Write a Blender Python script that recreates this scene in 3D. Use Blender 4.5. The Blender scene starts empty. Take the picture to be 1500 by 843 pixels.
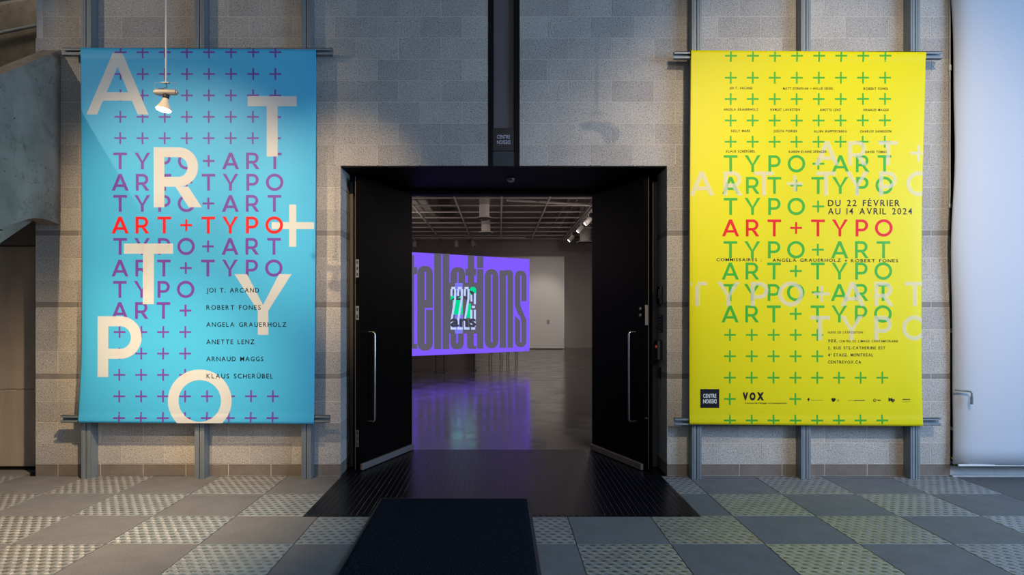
import bpy, bmesh, math, random
from mathutils import Vector, Matrix
random.seed(7)
C = bpy.context.scene.collection
SC = bpy.context.scene
PI = math.pi
# ------------------------------------------------------------------ camera (24 mm lens, frontal, shifted)
F = 1000.0; CX = 732.0; CY = 458.0; EYE = 1.5; DW = 6.25      # wall face is the plane y = 0
cd = bpy.data.cameras.new('camera'); cam = bpy.data.objects.new('camera', cd); C.objects.link(cam)
cam.location = (0, -DW, EYE); cam.rotation_euler = (PI/2, 0, 0)
cd.sensor_width = 36; cd.lens = 36*F/1500; cd.shift_x = (750-CX)/1500; cd.shift_y = (CY-421.5)/1500
cd.clip_start = .05; cd.clip_end = 200
SC.camera = cam
# ------------------------------------------------------------------ light
w = bpy.data.worlds.new('world'); SC.world = w; w.use_nodes = True
wb = w.node_tree.nodes['Background']; wb.inputs[0].default_value = (.62, .76, 1.0, 1); wb.inputs[1].default_value = .135
SC.view_settings.view_transform = 'Standard'; SC.view_settings.look = 'None'
SC.view_settings.gamma = 1; SC.view_settings.exposure = 0; SC.view_settings.use_curve_mapping = False
WARM = (1, .72, .44); WARM2 = (1, .80, .60); COOL = (.48, .70, 1.0)
def spot(name, loc, target, watts, color, angle, blend=.6, radius=.04):
    l = bpy.data.lights.new(name, 'SPOT'); l.energy = watts; l.color = color
    l.spot_size = math.radians(angle); l.spot_blend = blend; l.shadow_soft_size = radius
    o = bpy.data.objects.new(name, l); C.objects.link(o); o.location = loc
    o.rotation_euler = (Vector(target)-Vector(loc)).to_track_quat('-Z', 'Y').to_euler(); return o
def area(name, loc, target, watts, color, sx, sy):
    l = bpy.data.lights.new(name, 'AREA'); l.energy = watts; l.color = color
    l.shape = 'RECTANGLE'; l.size = sx; l.size_y = sy
    o = bpy.data.objects.new(name, l); C.objects.link(o); o.location = loc
    o.rotation_euler = (Vector(target)-Vector(loc)).to_track_quat('-Z', 'Y').to_euler(); return o
area('daylight_right', (8.2, -4.8, 3.1), (3.2, -1.1, 0), 540, (.40, .62, 1.0), 4, 3)
area('daylight_front', (.5, -11, 4.4), (.3, 0, 1.5), 105, (.74, .84, 1), 13, 4)
spot('wall_washer_left', (-3.9, -6.0, 5.5), (-2.75, 0, 1.95), 2450, WARM, 28, 1.0)
spot('wall_washer_door', (-.5, -5.4, 5.5), (-1.5, 0, 2.35), 1250, WARM, 19, 1.0)
spot('wall_washer_stair', (-6.1, -5.0, 4.2), (-3.0, 0, 3.6), 300, WARM2, 27, .5, .03)
spot('wall_washer_right', (2.6, -6.0, 5.5), (2.95, 0, 2.45), 1450, (1, .80, .58), 45, 1.0)
spot('hall_spot', (2.2, -6.0, 3.9), (1.25, 0, 2.7), 310, (1, .80, .62), 28, 1.0, .02)
def point(name, loc, watts, color, radius=.25):
    l = bpy.data.lights.new(name, 'POINT'); l.energy = watts; l.color = color; l.shadow_soft_size = radius
    o = bpy.data.objects.new(name, l); C.objects.link(o); o.location = loc; return o
point('stair_fill', (-4.6, .9, 5.9), 28, (1, .86, .72), .15)  # unseen fill added to brighten the concrete above the stair
GL = (1, .87, .80)
area('gallery_light', (0, 13, 4.4), (0, 13, 0), 45, GL, 6, 12)
for p_ in ((3.0, 7, 3.0), (-3.0, 8, 3.0), (3.1, 12, 3.0), (-3.1, 14, 3.0)): point('gallery_bounce_fill', p_, 45, GL)  # unseen fills added in place of light bounced up to the ceiling
# ------------------------------------------------------------------ helpers
def P(px, py, D): return Vector(((px-CX)*D/F, D-DW, EYE+(CY-py)*D/F))
def tag(o, label=None, cat=None, group=None, kind=None):
    if label: o['label'] = label
    if cat: o['category'] = cat
    if group: o['group'] = group
    if kind: o['kind'] = kind
    return o
def empty(name, loc=(0, 0, 0), label=None, cat=None, group=None, kind=None):
    o = bpy.data.objects.new(name, None); o.empty_display_size = .1; C.objects.link(o); o.location = loc
    return tag(o, label, cat, group, kind)
def link(name, me, m=None, parent=None, loc=None):
    o = bpy.data.objects.new(name, me); C.objects.link(o)
    if m is not None and len(me.materials) == 0: me.materials.append(m)
    if loc is not None: o.location = loc
    if parent is not None:
        o.parent = parent
        if loc is None and parent.parent is None: o.matrix_parent_inverse = Matrix.Translation(-Vector(parent.location))
        elif loc is None: o.matrix_parent_inverse = Matrix.Translation(-Vector(parent['org'])) if 'org' in parent else Matrix.Identity(4)
    return o
def obj(name, bm, m, parent=None, loc=None, smooth=False):
    me = bpy.data.meshes.new(name); bm.to_mesh(me); bm.free()
    if smooth:
        for p in me.polygons: p.use_smooth = True
        if name != 'vinyl_sheet': me.set_sharp_from_angle(angle=.7)
    return link(name, me, m, parent, loc)
def box(bm, x0, x1, y0, y1, z0, z1, bev=0, mi=0):
    vs = [bm.verts.new(v) for v in ((x0,y0,z0),(x1,y0,z0),(x1,y1,z0),(x0,y1,z0),(x0,y0,z1),(x1,y0,z1),(x1,y1,z1),(x0,y1,z1))]
    fs = [bm.faces.new([vs[i] for i in f]) for f in ((0,3,2,1),(4,5,6,7),(0,1,5,4),(1,2,6,5),(2,3,7,6),(3,0,4,7))]
    for f in fs: f.material_index = mi
    if bev > 0:
        es = list({e for f in fs for e in f.edges})
        bmesh.ops.bevel(bm, geom=es, offset=bev, segments=1, affect='EDGES')
    return vs
def boxo(name, x0, x1, y0, y1, z0, z1, m, parent=None, bev=0):
    bm = bmesh.new(); box(bm, x0, x1, y0, y1, z0, z1, bev); return obj(name, bm, m, parent)
def prism(bm, pts, a0, a1, axis='x'):
    """pts 2D polygon extruded along the axis"""
    def mk(p, a): return {'x': (a, p[0], p[1]), 'y': (p[0], a, p[1]), 'z': (p[0], p[1], a)}[axis]
    A = [bm.verts.new(mk(p, a0)) for p in pts]; B = [bm.verts.new(mk(p, a1)) for p in pts]; n = len(pts)
    bm.faces.new(A); bm.faces.new(B[::-1])
    for i in range(n): bm.faces.new((A[i], B[i], B[(i+1) % n], A[(i+1) % n]))
    bmesh.ops.recalc_face_normals(bm, faces=bm.faces[:])
def tube(bm, pts, r, n=10, cap=True):
    pts = [Vector(p) for p in pts]; rs = r if isinstance(r, (list, tuple)) else [r]*len(pts); rings = []
    prev = None
    for i, p in enumerate(pts):
        d = (pts[min(i+1, len(pts)-1)]-pts[max(i-1, 0)]).normalized()
        if prev is None: u = d.orthogonal().normalized()
        else: u = (prev - d*prev.dot(d)).normalized()
        prev = u; v = d.cross(u)
        rings.append([bm.verts.new(p+(u*math.cos(2*PI*k/n)+v*math.sin(2*PI*k/n))*rs[i]) for k in range(n)])
    for a, b in zip(rings, rings[1:]):
        for k in range(n): bm.faces.new((a[k], a[(k+1) % n], b[(k+1) % n], b[k]))
    if cap: bm.faces.new(rings[0][::-1]); bm.faces.new(rings[-1])
def lathe(bm, prof, n=24, M=None):
    rings = []
    for r, z in prof:
        rings.append([bm.verts.new((r*math.cos(2*PI*k/n), r*math.sin(2*PI*k/n), z)) for k in range(n)])
    for a, b in zip(rings, rings[1:]):
        for k in range(n): bm.faces.new((a[k], a[(k+1) % n], b[(k+1) % n], b[k]))
    vs = [v for r in rings for v in r]
    bm.faces.new(rings[0][::-1]); bm.faces.new(rings[-1])
    if M is not None: bmesh.ops.transform(bm, matrix=M, verts=vs)
    return vs
# ------------------------------------------------------------------ materials
def N(nt, t, **kw):
    n = nt.nodes.new(t)
    for k, v in kw.items(): setattr(n, k, v)
    return n
def ramp(nt, src, stops):
    r = N(nt, 'ShaderNodeValToRGB'); cr = r.color_ramp
    while len(cr.elements) < len(stops): cr.elements.new(.5)
    for e, (p, c) in zip(cr.elements, stops): e.position = p; e.color = (*c, 1) if len(c) == 3 else c
    nt.links.new(src, r.inputs[0]); return r.outputs[0]
def noise(nt, scale, detail=4, rough=.55, vec=None, stretch=None):
    n = N(nt, 'ShaderNodeTexNoise'); n.inputs['Scale'].default_value = scale
    n.inputs['Detail'].default_value = detail; n.inputs['Roughness'].default_value = rough
    if vec is None: vec = N(nt, 'ShaderNodeNewGeometry').outputs['Position']
    if stretch:
        mp = N(nt, 'ShaderNodeMapping'); mp.inputs['Scale'].default_value = stretch
        nt.links.new(vec, mp.inputs[0]); vec = mp.outputs[0]
    nt.links.new(vec, n.inputs['Vector']); return n.outputs['Fac']
def mixc(nt, a, b, fac, mode='MIX'):
    m = N(nt, 'ShaderNodeMix', data_type='RGBA', blend_type=mode)
    for s, v in ((m.inputs['Factor'], fac), (m.inputs['A'], a), (m.inputs['B'], b)):
        if hasattr(v, 'is_linked'): nt.links.new(v, s)
        elif isinstance(v, tuple): s.default_value = (*v, 1)
        else: s.default_value = v
    return m.outputs['Result']
def mat(name, col, rough=.6, metal=0, spec=.5, var=0, vscale=3, bump=0, bscale=60, speck=None, coat=0, rnd=0,
        stretch=None, emit=None, estr=0, rvar=0, detail=4, crack=False):
    m = bpy.data.materials.new(name); m.use_nodes = True; nt = m.node_tree; b = nt.nodes['Principled BSDF']
    b.inputs['Base Color'].default_value = (*col, 1); b.inputs['Roughness'].default_value = rough
    b.inputs['Metallic'].default_value = metal; b.inputs['Specular IOR Level'].default_value = spec
    b.inputs['Coat Weight'].default_value = coat
    out = None
    if var:
        f = noise(nt, vscale, 5, .6, stretch=stretch)
        lo = tuple(c*(1-var) for c in col); hi = tuple(min(1, c*(1+var)) for c in col)
        out = ramp(nt, f, [(.3, lo), (.7, hi)])
    if speck:
        sc, dark, light, amt = speck
        f = noise(nt, sc, 2, .6)
        out = mixc(nt, out or col, dark, ramp(nt, f, [(.36, (amt,)*3), (.46, (0, 0, 0))]))
        f2 = noise(nt, sc*1.3, 2, .6)
        out = mixc(nt, out, light, ramp(nt, f2, [(.54, (0, 0, 0)), (.64, (amt,)*3)]))
    if crack:
        f = noise(nt, 1.7, 8, .62)
        out = mixc(nt, out or col, (.07, .065, .055), ramp(nt, f, [(.494, (0, 0, 0)), (.5, (.6, .6, .6)), (.506, (0, 0, 0))]))
        f = noise(nt, 26, 3, .5)
        out = mixc(nt, out, (.07, .065, .055), ramp(nt, f, [(.27, (.8, .8, .8)), (.31, (0, 0, 0))]))
    if rnd:
        oi = N(nt, 'ShaderNodeObjectInfo')
        r = ramp(nt, oi.outputs['Random'], [(0, (1-rnd, 1-rnd, 1-rnd*.9)), (1, (1, 1, 1))])
        out = mixc(nt, out or col, r, 1.0, 'MULTIPLY')
    if out is not None: nt.links.new(out, b.inputs['Base Color'])
    if rvar:
        f = noise(nt, vscale*1.7, 5, .6)
        rr = ramp(nt, f, [(.3, (max(0, rough-rvar),)*3), (.7, (min(1, rough+rvar),)*3)])
        nt.links.new(rr, b.inputs['Roughness'])
    if bump:
        f = noise(nt, bscale, detail, .6, stretch=stretch)
        bn = N(nt, 'ShaderNodeBump'); bn.inputs['Strength'].default_value = bump; bn.inputs['Distance'].default_value = .01
        nt.links.new(f, bn.inputs['Height']); nt.links.new(bn.outputs[0], b.inputs['Normal'])
    if emit:
        b.inputs['Emission Color'].default_value = (*emit, 1); b.inputs['Emission Strength'].default_value = estr
    return m
M = {}
M['block'] = mat('ground_face_block', (.48, .45, .40), .88, spec=.2, var=.12, vscale=2, bump=.6, bscale=95,
                 speck=(75, (.17, .155, .13), (.80, .77, .70), .62), rnd=.2)
M['band'] = mat('smooth_band_block', (.27, .25, .225), .9, spec=.2, var=.12, vscale=9, bump=.2, bscale=60, rnd=.15)
M['base'] = mat('dusty_base_block', (.19, .16, .13), .9, spec=.2, var=.15, vscale=8, bump=.3, bscale=90, speck=(90, (.09, .08, .07), (.4, .37, .33), .3))
M['mortar'] = mat('mortar', (.60, .55, .48), .95, spec=.1, var=.1, vscale=30)
M['plain_wall'] = mat('plain_wall', (.2, .19, .18), .9, var=.1)
M['concrete'] = mat('cast_concrete', (.30, .268, .21), .7, spec=.3, var=.30, vscale=2.6, bump=.18, bscale=9, rvar=.1, crack=True)
M['black'] = mat('black_paint', (.007, .006, .006), .6, spec=.12)
M['door'] = mat('black_door', (.0038, .0032, .003), .5, spec=.04, var=.2, vscale=6)
M['frame'] = mat('dark_frame_paint', (.11, .10, .088), .5)
M['sweep'] = mat('aluminium_sweep', (.25, .22, .20), .5, metal=.3)
M['steel'] = mat('brushed_steel', (.55, .53, .50), .28, metal=1)
M['plate'] = mat('lock_plate_steel', (.42, .42, .42), .4, metal=.7)
M['galv'] = mat('galvanised_steel', (.22, .255, .27), .55, metal=.35, var=.12, vscale=14, stretch=(1, 1, .15))
M['slot'] = mat('slot_shade', (.05, .057, .06), .6, metal=.4)  # dark tone that paints in the shade within the upright's slot
M['rubber'] = mat('ribbed_rubber', (.005, .006, .009), .30, spec=.11, var=.3, vscale=5)
M['carpet'] = mat('carpet_pile', (.009, .013, .022), .95, spec=.03, speck=(100, (.002, .003, .006), (.05, .065, .09), .7), bump=.9, bscale=190)
M['edge_rubber'] = mat('mat_edge_rubber', (.022, .026, .032), .6)
M['tile'] = mat('smooth_floor_tile', (.19, .195, .20), .78, spec=.25, var=.12, vscale=5, bump=.12, bscale=150, rnd=.14,
                speck=(110, (.10, .10, .10), (.26, .26, .26), .5))
M['plate_tile'] = mat('tread_plate', (.42, .43, .43), .5, metal=.45, var=.15, vscale=6, rnd=.15, bump=.25, bscale=160)
M['tread'] = mat('worn_tread_pad', (.20, .21, .19), .40, metal=.55, var=.3, vscale=9)
M['subfloor'] = mat('floor_joint', (.035, .035, .037), .9)
M['hall_floor'] = mat('hall_floor_far', (.12, .12, .12), .8)
M['gfloor'] = mat('polished_gallery_concrete', (.075, .068, .060), .17, spec=.75, var=.45, vscale=1.3, bump=.035, bscale=3.5, rvar=.07, detail=6)
M['gwall'] = mat('gallery_wall', (.36, .325, .315), .85)
M['gceil'] = mat('gallery_ceiling', (.17, .155, .15), .9, var=.2, vscale=1.5)
M['gpipe'] = mat('painted_pipe', (.62, .57, .55), .6)
M['gjoist'] = mat('painted_joist', (.30, .27, .26), .7)
M['gduct'] = mat('painted_duct', (.26, .245, .235), .6)
M['dark'] = mat('dark_plastic', (.02, .02, .022), .5)
M['panel'] = mat('white_panel', (.66, .63, .60), .8)
M['print_label'] = mat('wall_label_print', (.30, .28, .31), .8)
M['lens'] = mat('lit_lens', (1, .9, .7), .3, emit=(1, .86, .62), estr=14)
M['lens2'] = mat('lit_track_lens', (1, 1, 1), .3, emit=(1, .97, .95), estr=7)
M['lamp_metal'] = mat('lamp_grey_metal', (.45, .42, .36), .45, metal=.1)
M['lamp_rod'] = mat('pale_rod', (.52, .52, .52), .5)
M['bulb_glass'] = mat('frosted_bulb', (.55, .47, .35), .25, emit=(1, .7, .38), estr=.35)
M['blind'] = mat('blind_fabric', (.56, .58, .60), .85, spec=.1, bump=.12, bscale=2.5, stretch=(1, 1, .35))
M['sill'] = mat('window_sill_metal', (.45, .46, .45), .6, var=.1, vscale=14)
M['white_bar'] = mat('white_bar', (.75, .75, .72), .5)
M['leaf'] = mat('leaf_green', (.42, .55, .02), .6)
M['red'] = mat('red_button', (.60, .02, .02), .4)
M['taupe'] = mat('taupe_strip', (.115, .098, .098), .6, var=.08, vscale=5, stretch=(6, 6, .4))
M['bluegrey'] = mat('dark_blue_steel', (.022, .027, .034), .55)
M['signblack'] = mat('sign_black', (.006, .005, .008), .4)
M['signwhite'] = mat('sign_white', (.52, .52, .60), .6)
M['wood_door'] = mat('dark_grey_panel', (.42, .36, .30), .8, var=.15, vscale=7, stretch=(1, 1, .2))
def vinyl(name, col, rough=.42, bump=.0, wrinkle=False):
    m = mat(name, col, rough, spec=.22)
    nt = m.node_tree; b = nt.nodes['Principled BSDF']
    return m
M['blue'] = vinyl('blue_vinyl', (.06, .45, .77))
M['yellow'] = vinyl('yellow_vinyl', (.74, .655, .002))
M['purple'] = vinyl('purple_ink', (.145, .055, .36))
M['redink'] = vinyl('red_ink', (.72, .008, .012))
M['green'] = vinyl('green_ink', (.055, .40, .03))
M['blackink'] = vinyl('black_ink', (.010, .010, .016))
def ink(name, col, alpha):
    m = vinyl(name, col); nt = m.node_tree; b = nt.nodes['Principled BSDF']; out = nt.nodes['Material Output']
    tr = N(nt, 'ShaderNodeBsdfTransparent'); mx = N(nt, 'ShaderNodeMixShader'); mx.inputs[0].default_value = alpha
    nt.links.new(tr.outputs[0], mx.inputs[1]); nt.links.new(b.outputs[0], mx.inputs[2]); nt.links.new(mx.outputs[0], out.inputs[0])
    return m
M['white_ink'] = ink('translucent_white_ink', (.82, .81, .72), .67)
M['white_ink2'] = ink('thin_white_ink', (.85, .80, .62), .50)
def emis(name, col, s=1):
    m = bpy.data.materials.new(name); m.use_nodes = True; nt = m.node_tree; nt.nodes.remove(nt.nodes['Principled BSDF'])
    e = N(nt, 'ShaderNodeEmission'); e.inputs[0].default_value = (*col, 1); e.inputs[1].default_value = s
    nt.links.new(e.outputs[0], nt.nodes['Material Output'].inputs[0]); return m
M['scr_purple'] = emis('screen_purple', (.22, .105, 1.0), 1.0)
M['scr_grey'] = emis('screen_grey', (.112, .105, .145), 1.0)
M['scr_light'] = emis('screen_light', (.52, .62, .98), 1.05)
M['scr_mid'] = emis('screen_mid', (.21, .20, .90), 1.0)
M['scr_green'] = emis('screen_green', (.0, .72, .30), 1.0)
M['scr_dark'] = emis('screen_dark', (.05, .05, .085), 1.0)

# ================================================================== THE HALL: structure
def wx(px): return (px-CX)/160.0
def wz(py): return EYE+(CY-py)/160.0
WL, WLU, WR = wx(52), wx(63), wx(1392)
OL, OR, OT = wx(499), wx(977), wz(243)
CL, CR = wx(715), wx(761)
wall = empty('wall_front', (0, 0, 0), kind='structure')
# mortar bed behind the blocks
bm = bmesh.new()
MY0, MY1 = .0022, .36
box(bm, WL+.004, OL-.004, MY0, MY1, 0, 2.844)
box(bm, OR+.004, WR-.004, MY0, MY1, 0, 2.844)
box(bm, WLU-.06, CL-.003, MY0, MY1, 2.852, 4.79)
box(bm, CR+.003, WR-.004, MY0, MY1, 2.852, 4.79)
obj('mortar_bed', bm, M['mortar'], wall)
boxo('upper_wall', WLU, WR, .0, .36, 4.79, 6.2, M['plain_wall'], wall)
rows = [(-6.8, 24.4, 'b'), (24.4, 55.6, 'b'), (55.6, 86.8, 'b'), (86.8, 118, 'b'), (118, 149.4, 'b'), (149.4, 180.6, 'b'), (180.6, 211.8, 'b'), (211.8, 243, 'b'),
        (243, 274.5, 'b'), (274.5, 306, 'b'), (306, 337, 'b'), (337, 346, 's'), (346, 378, 'b'), (378, 410, 'b'), (410, 442, 'b'), (442, 451, 's'),
        (451, 483, 'b'), (483, 515, 'b'), (515, 547, 'b'), (547, 556, 's'), (556, 588.5, 'b'), (588.5, 619, 'b'), (619, 649, 'b'), (649, 680, 'b'), (680, 697.9, 'f')]
BX = {'blue': (121, 458, 75, 616), 'yellow': (1015, 1349, 80, 619)}
cache = {}
hid = {'b': bmesh.new(), 's': bmesh.new(), 'f': bmesh.new()}
nblk = 0
for ri, (y0, y1, kd) in enumerate(rows):
    upper = y1 <= 243.5
    spans = [(63 if upper and y1 < 80 else 52, 715), (761, 1392)] if upper else [(52, 499), (977, 1392)]
    ph = 53.7 if ri % 2 else 84.9
    for a, b in spans:
        cuts = [a]+[ph+62.4*k for k in range(-1, 23) if a+13 < ph+62.4*k < b-13]+[b]
        for p, q in zip(cuts, cuts[1:]):
            hidden = any(p > e[0] and q < e[1] and y0 > e[2] and y1 < e[3] for e in BX.values())
            X0, X1, Z0, Z1 = wx(p)+.0028, wx(q)-.0028, wz(y1)+.0028, wz(y0)-.0028
            if p == a: X0 = wx(p)
            if q == b: X1 = wx(q)
            if abs(y1-243) < .1: Z0 = wz(y1)
            dep = .37 if (p == a or q == b or abs(y1-243) < .1) else .10
            m = {'b': M['block'], 's': M['band'], 'f': M['base']}[kd]
            if hidden:
                box(hid[kd], X0, X1, 0, dep, Z0, Z1, .003); continue
            key = (round(X1-X0, 3), round(Z1-Z0, 3), dep, kd)
            if key not in cache:
                bb = bmesh.new(); hx, hz = (X1-X0)/2, (Z1-Z0)/2
                box(bb, -hx, hx, 0, dep, -hz, hz, .0012)
                me = bpy.data.meshes.new('block'); bb.to_mesh(me); bb.free(); me.materials.append(m); cache[key] = me
            nm = {'b': 'block', 's': 'band_block', 'f': 'base_block'}[kd]
            pr = 0 if (p == a or q == b) else random.uniform(-.0008, .0004)
            link(nm, cache[key], None, wall, ((X0+X1)/2, pr, (Z0+Z1)/2)); nblk += 1
for kd, nm, m in (('b', 'covered_blocks', 'block'), ('s', 'covered_band_blocks', 'band'), ('f', 'x', 'base')):
    if len(hid[kd].verts): tag(obj(nm, hid[kd], M[m], wall), kind='stuff')
print('blocks', nblk)
# dark steel channel between the two halves of the wall, with taupe infill and sign box
ch = empty('trim_1', (wx(738), 0, OT), kind='structure')
bm = bmesh.new()
box(bm, CL, CL+.045, -.002, .30, OT+.0, 6.0); box(bm, CR-.045, CR, -.002, .30, OT, 6.0)
box(bm, CL+.02, CL+.05, .012, .03, OT, 6.0); box(bm, CR-.05, CR-.02, .012, .03, OT, 6.0)
obj('channel_frame', bm, M['black'], ch)
boxo('infill_strip', CL+.045, CR-.045, .04, .06, wz(190), 6.0, M['taupe'], ch)
boxo('base_plate', CL+.002, CR-.002, .006, .05, OT, wz(222.5), M['bluegrey'], ch)
# soffit and black niche behind the wall face
bm = bmesh.new()
box(bm, OL, OR, .004, 1.30, OT-.012, OT-.001)
obj('ceiling_niche', bm, M['black'], None)['kind'] = 'structure'
bm = bmesh.new()
box(bm, OL-.05, OL+.005, .372, 1.2, 0, OT-.012); box(bm, OR-.005, OR+.05, .372, 1.2, 0, OT-.012)
obj('wall_niche', bm, M['black'], None)['kind'] = 'structure'
HX0, HX1 = -.955, 1.005       # hinge lines
bm = bmesh.new()
box(bm, OL-.05, HX0-.03, 1.2, 1.32, 0, OT-.012); box(bm, HX1+.03, OR+.05, 1.2, 1.32, 0, OT-.012)
box(bm, HX0-.03, HX1+.03, 1.2, 1.32, 2.79, OT-.012)
obj('door_frame', bm, M['black'], None)['kind'] = 'structure'
bm = bmesh.new()
box(bm, OL+.0005, OL+.034, .371, .45, 0, 2.77, .003); box(bm, OR-.05, OR-.0005, .371, .45, 0, 2.77, .003)
obj('trim_2', bm, M['frame'], None)['kind'] = 'structure'
# small detector on the soffit
d = empty('motion_detector', (.11, .55, OT-.012), 'small grey detector on black soffit above the doorway', 'detector')
bm = bmesh.new(); lathe(bm, [(.04, 0), (.04, -.012), (.028, -.03), (.010, -.035)], 16, Matrix.Translation((.11, .55, OT-.012)))
obj('housing', bm, M['plate'], d)
bm = bmesh.new(); box(bm, .095, .125, .505, .53, OT-.035, OT-.018, .003); obj('sensor_eye', bm, M['dark'], d)

# ---------------------------------------------------------------- floor tiles
fl = empty('floor', (0, 0, 0), kind='structure')
boxo('floor_bed', -8, 9, -9, 1.3, -.08, -.03, M['subfloor'], fl)
T = .61; X00 = -1.333
def tread_mesh(w_, d_):
    bb = bmesh.new(); g = .0025
    box(bb, g, w_-g, g, d_-g, -.03, 0, .0015)
    nx, ny = 9, 11; px_, py_ = w_/nx, d_/ny; h = .0026
    for j in range(ny):
        for i in range(nx+(j % 2)):
            cx = (i+(.5 if j % 2 == 0 else 0))*px_; cy = (j+.5)*py_
            pts = [(-.0235, 0), (-.012, -.0125), (.0, -.0175), (.012, -.0125), (.0235, 0), (.012, .0125), (0, .0175), (-.012, .0125)]
            lim = lambda v: min(max(v, .004), w_-.004)
            A = [bb.verts.new((lim(cx+a), cy+b, .0001)) for a, b in pts]; B = [bb.verts.new((lim(cx+a*.6), cy+b*.6, h)) for a, b in pts]
            for k in range(8): bb.faces.new((A[k], A[(k+1) % 8], B[(k+1) % 8], B[k])).material_index = 1
            bb.faces.new(B).material_index = 1
            # fine ridges between the pads
            for sx in (-1, 1):
                for q in (.35, .65):
                    mx, my = cx+sx*px_*.5*q+sx*.004, cy+py_*.5*(1-q)+.013
                    if .01 < mx < w_-.01 and my < d_-.006:
                        v = [bb.verts.new(c) for c in ((mx-.008, my-sx*.006-.001, .0001), (mx+.008, my+sx*.006-.001, .0001), (mx+.008, my+sx*.006+.0015, .0014), (mx-.008, my-sx*.006+.0015, .0014), (mx+.008, my+sx*.006+.004, .0001), (mx-.008, my-sx*.006+.004, .0001))]
                        bb.faces.new((v[0], v[1], v[2], v[3])); bb.faces.new((v[3], v[2], v[4], v[5]))
    me = bpy.data.meshes.new('tread_plate_tile'); bb.to_mesh(me); bb.free()
    me.materials.append(M['plate_tile']); me.materials.append(M['tread']); return me
def smooth_mesh(w_, d_):
    bb = bmesh.new(); box(bb, .0025, w_-.0025, .0025, d_-.0025, -.03, 0, .002)
    me = bpy.data.meshes.new('smooth_tile'); bb.to_mesh(me); bb.free(); me.materials.append(M['tile']); return me
tm, sm_ = tread_mesh(T, T), smooth_mesh(T, T)
sb = bmesh.new(); lathe(sb, [(.007, 0), (.006, .0015), (.002, .002)], 8); screw = bpy.data.meshes.new('screw'); sb.to_mesh(screw); sb.free(); screw.materials.append(M['steel'])
for r in range(-1, 7):
    ytop = -.61*r                      # back edge of the row
    for k in range(-7, 9):
        x0 = X00+T*k
        if r == -1 and (k > -6): continue
        if r <= 1 and 0 <= k <= 3: continue          # under the rubber mat
        dia = (k % 2 == 0) if r % 2 == 0 else (k % 2 == 1)
        o = link('tread_plate_tile' if dia else 'smooth_tile', tm if dia else sm_, None, fl, (x0, ytop-T, random.uniform(-.0008, .0004)))
        if dia and r > 0 and random.random() < .6:
            s = link('screw', screw, None, o, (T*.5+random.uniform(-.04, .04), T*.45, .0012))
for (X0, X1, ya, yb) in ((-8, X00-7*T, -9, 1.3), (X00+9*T, 9, -9, 1.3)):
    boxo('plain_floor', X0, X1, ya, yb, -.03, 0, M['hall_floor'], fl)
boxo('plain_floor', X00-7*T, X00+9*T, -9, -.61*7, -.03, 0, M['hall_floor'], fl)
boxo('plain_floor', -1.5, 1.56, -1.22, 1.19, -.03, -.002, M['rubber'], fl)

# ribbed rubber mat
rm = empty('ribbed_mat', (0, 0, 0), 'black ribbed rubber mat lying through the black doorway', 'mat')
RX0, RX1, RY0, RY1 = OL+.012, wx(977)-.055, -1.245, 1.19
bm = bmesh.new(); box(bm, RX0, RX1, RY0, RY1, -.0005, .003)
obj('mat_base', bm, M['rubber'], rm)
bm = bmesh.new(); n = 66
for i in range(n):
    xa = RX0+(RX1-RX0)*(i+.2)/n; xb = RX0+(RX1-RX0)*(i+.75)/n
    box(bm, xa, xb, RY0+.02, RY1-.01, .0028, .0055, .001)
obj('ribs', bm, M['rubber'], rm)['kind'] = 'stuff'
# carpet doormat
dm = empty('doormat', (-.36, -1.7, .006), 'dark blue-black carpet doormat lying in front of the doorway', 'doormat')
bm = bmesh.new(); prism(bm, [(-.955, -.775), (.238, -.775), (.236, -2.75), (-.925, -2.75)], .006, .010, 'z')
obj('rubber_border', bm, M['edge_rubber'], dm)
bm = bmesh.new()
nx, ny = 46, 78; gv = []
for j in range(ny+1):
    rowv = []
    for i in range(nx+1):
        u, v = i/nx, j/ny; xl = -.94+.028*v; xr = .216
        e = min(i, nx-i, j, ny-j)
        rowv.append(bm.verts.new((xl+(xr-xl)*u, -.792-1.94*v, .010+(.006 if e > 0 else 0)+(random.uniform(-.0012, .0012) if e > 0 else 0))))
    gv.append(rowv)
for j in range(ny):
    for i in range(nx): bm.faces.new((gv[j][i], gv[j+1][i], gv[j+1][i+1], gv[j][i+1]))
obj('carpet_pile', bm, M['carpet'], dm)

# ---------------------------------------------------------------- ceiling of the hall (out of frame), side wall
boxo('ceiling', -8, 9, -5.5, 1.3, 6.2, 6.3, M['plain_wall'])['kind'] = 'structure'
# window with roller blind at the right
win = empty('window_1', (4.125, 0, 0), kind='structure')
boxo('glass', 4.14, 8.0, .18, .19, .1, 6.2, M['black'], win)
bm = bmesh.new(); box(bm, 4.127, 4.16, .10, .25, 0, 6.2); box(bm, 4.127, 8.0, .12, .24, 6.1, 6.2)
obj('window_frame', bm, M['bluegrey'], win)
bm = bmesh.new(); box(bm, 4.127, 8.0, .01, .25, 0, .082, .004); box(bm, 4.127, 8.0, -.03, .01, .0, .012)
box(bm, 4.127, 8, -.004, .012, .062, .095, .003)
obj('window_sill', bm, M['sill'], win)
bm = bmesh.new(); box(bm, 4.13, 8, .08, .11, wz(488), wz(482)); obj('transom', bm, M['white_bar'], win)
bm = bmesh.new(); tube(bm, [(4.13, .06, wz(628)), (4.6, .06, wz(645))], .016, 8); obj('floor_light_bar', bm, M['white_bar'], win)  # pale tube added to stand for floor light beside the blind
bm = bmesh.new(); tube(bm, [(4.10, -.10, wz(569.5)), (4.20, -.16, wz(571)), (4.205, -.17, wz(573)), (4.205, -.17, wz(588))], .008, 8)
tube(bm, [(4.205, -.17, wz(578)), (4.205, -.17, wz(589))], .012, 8)
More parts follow.
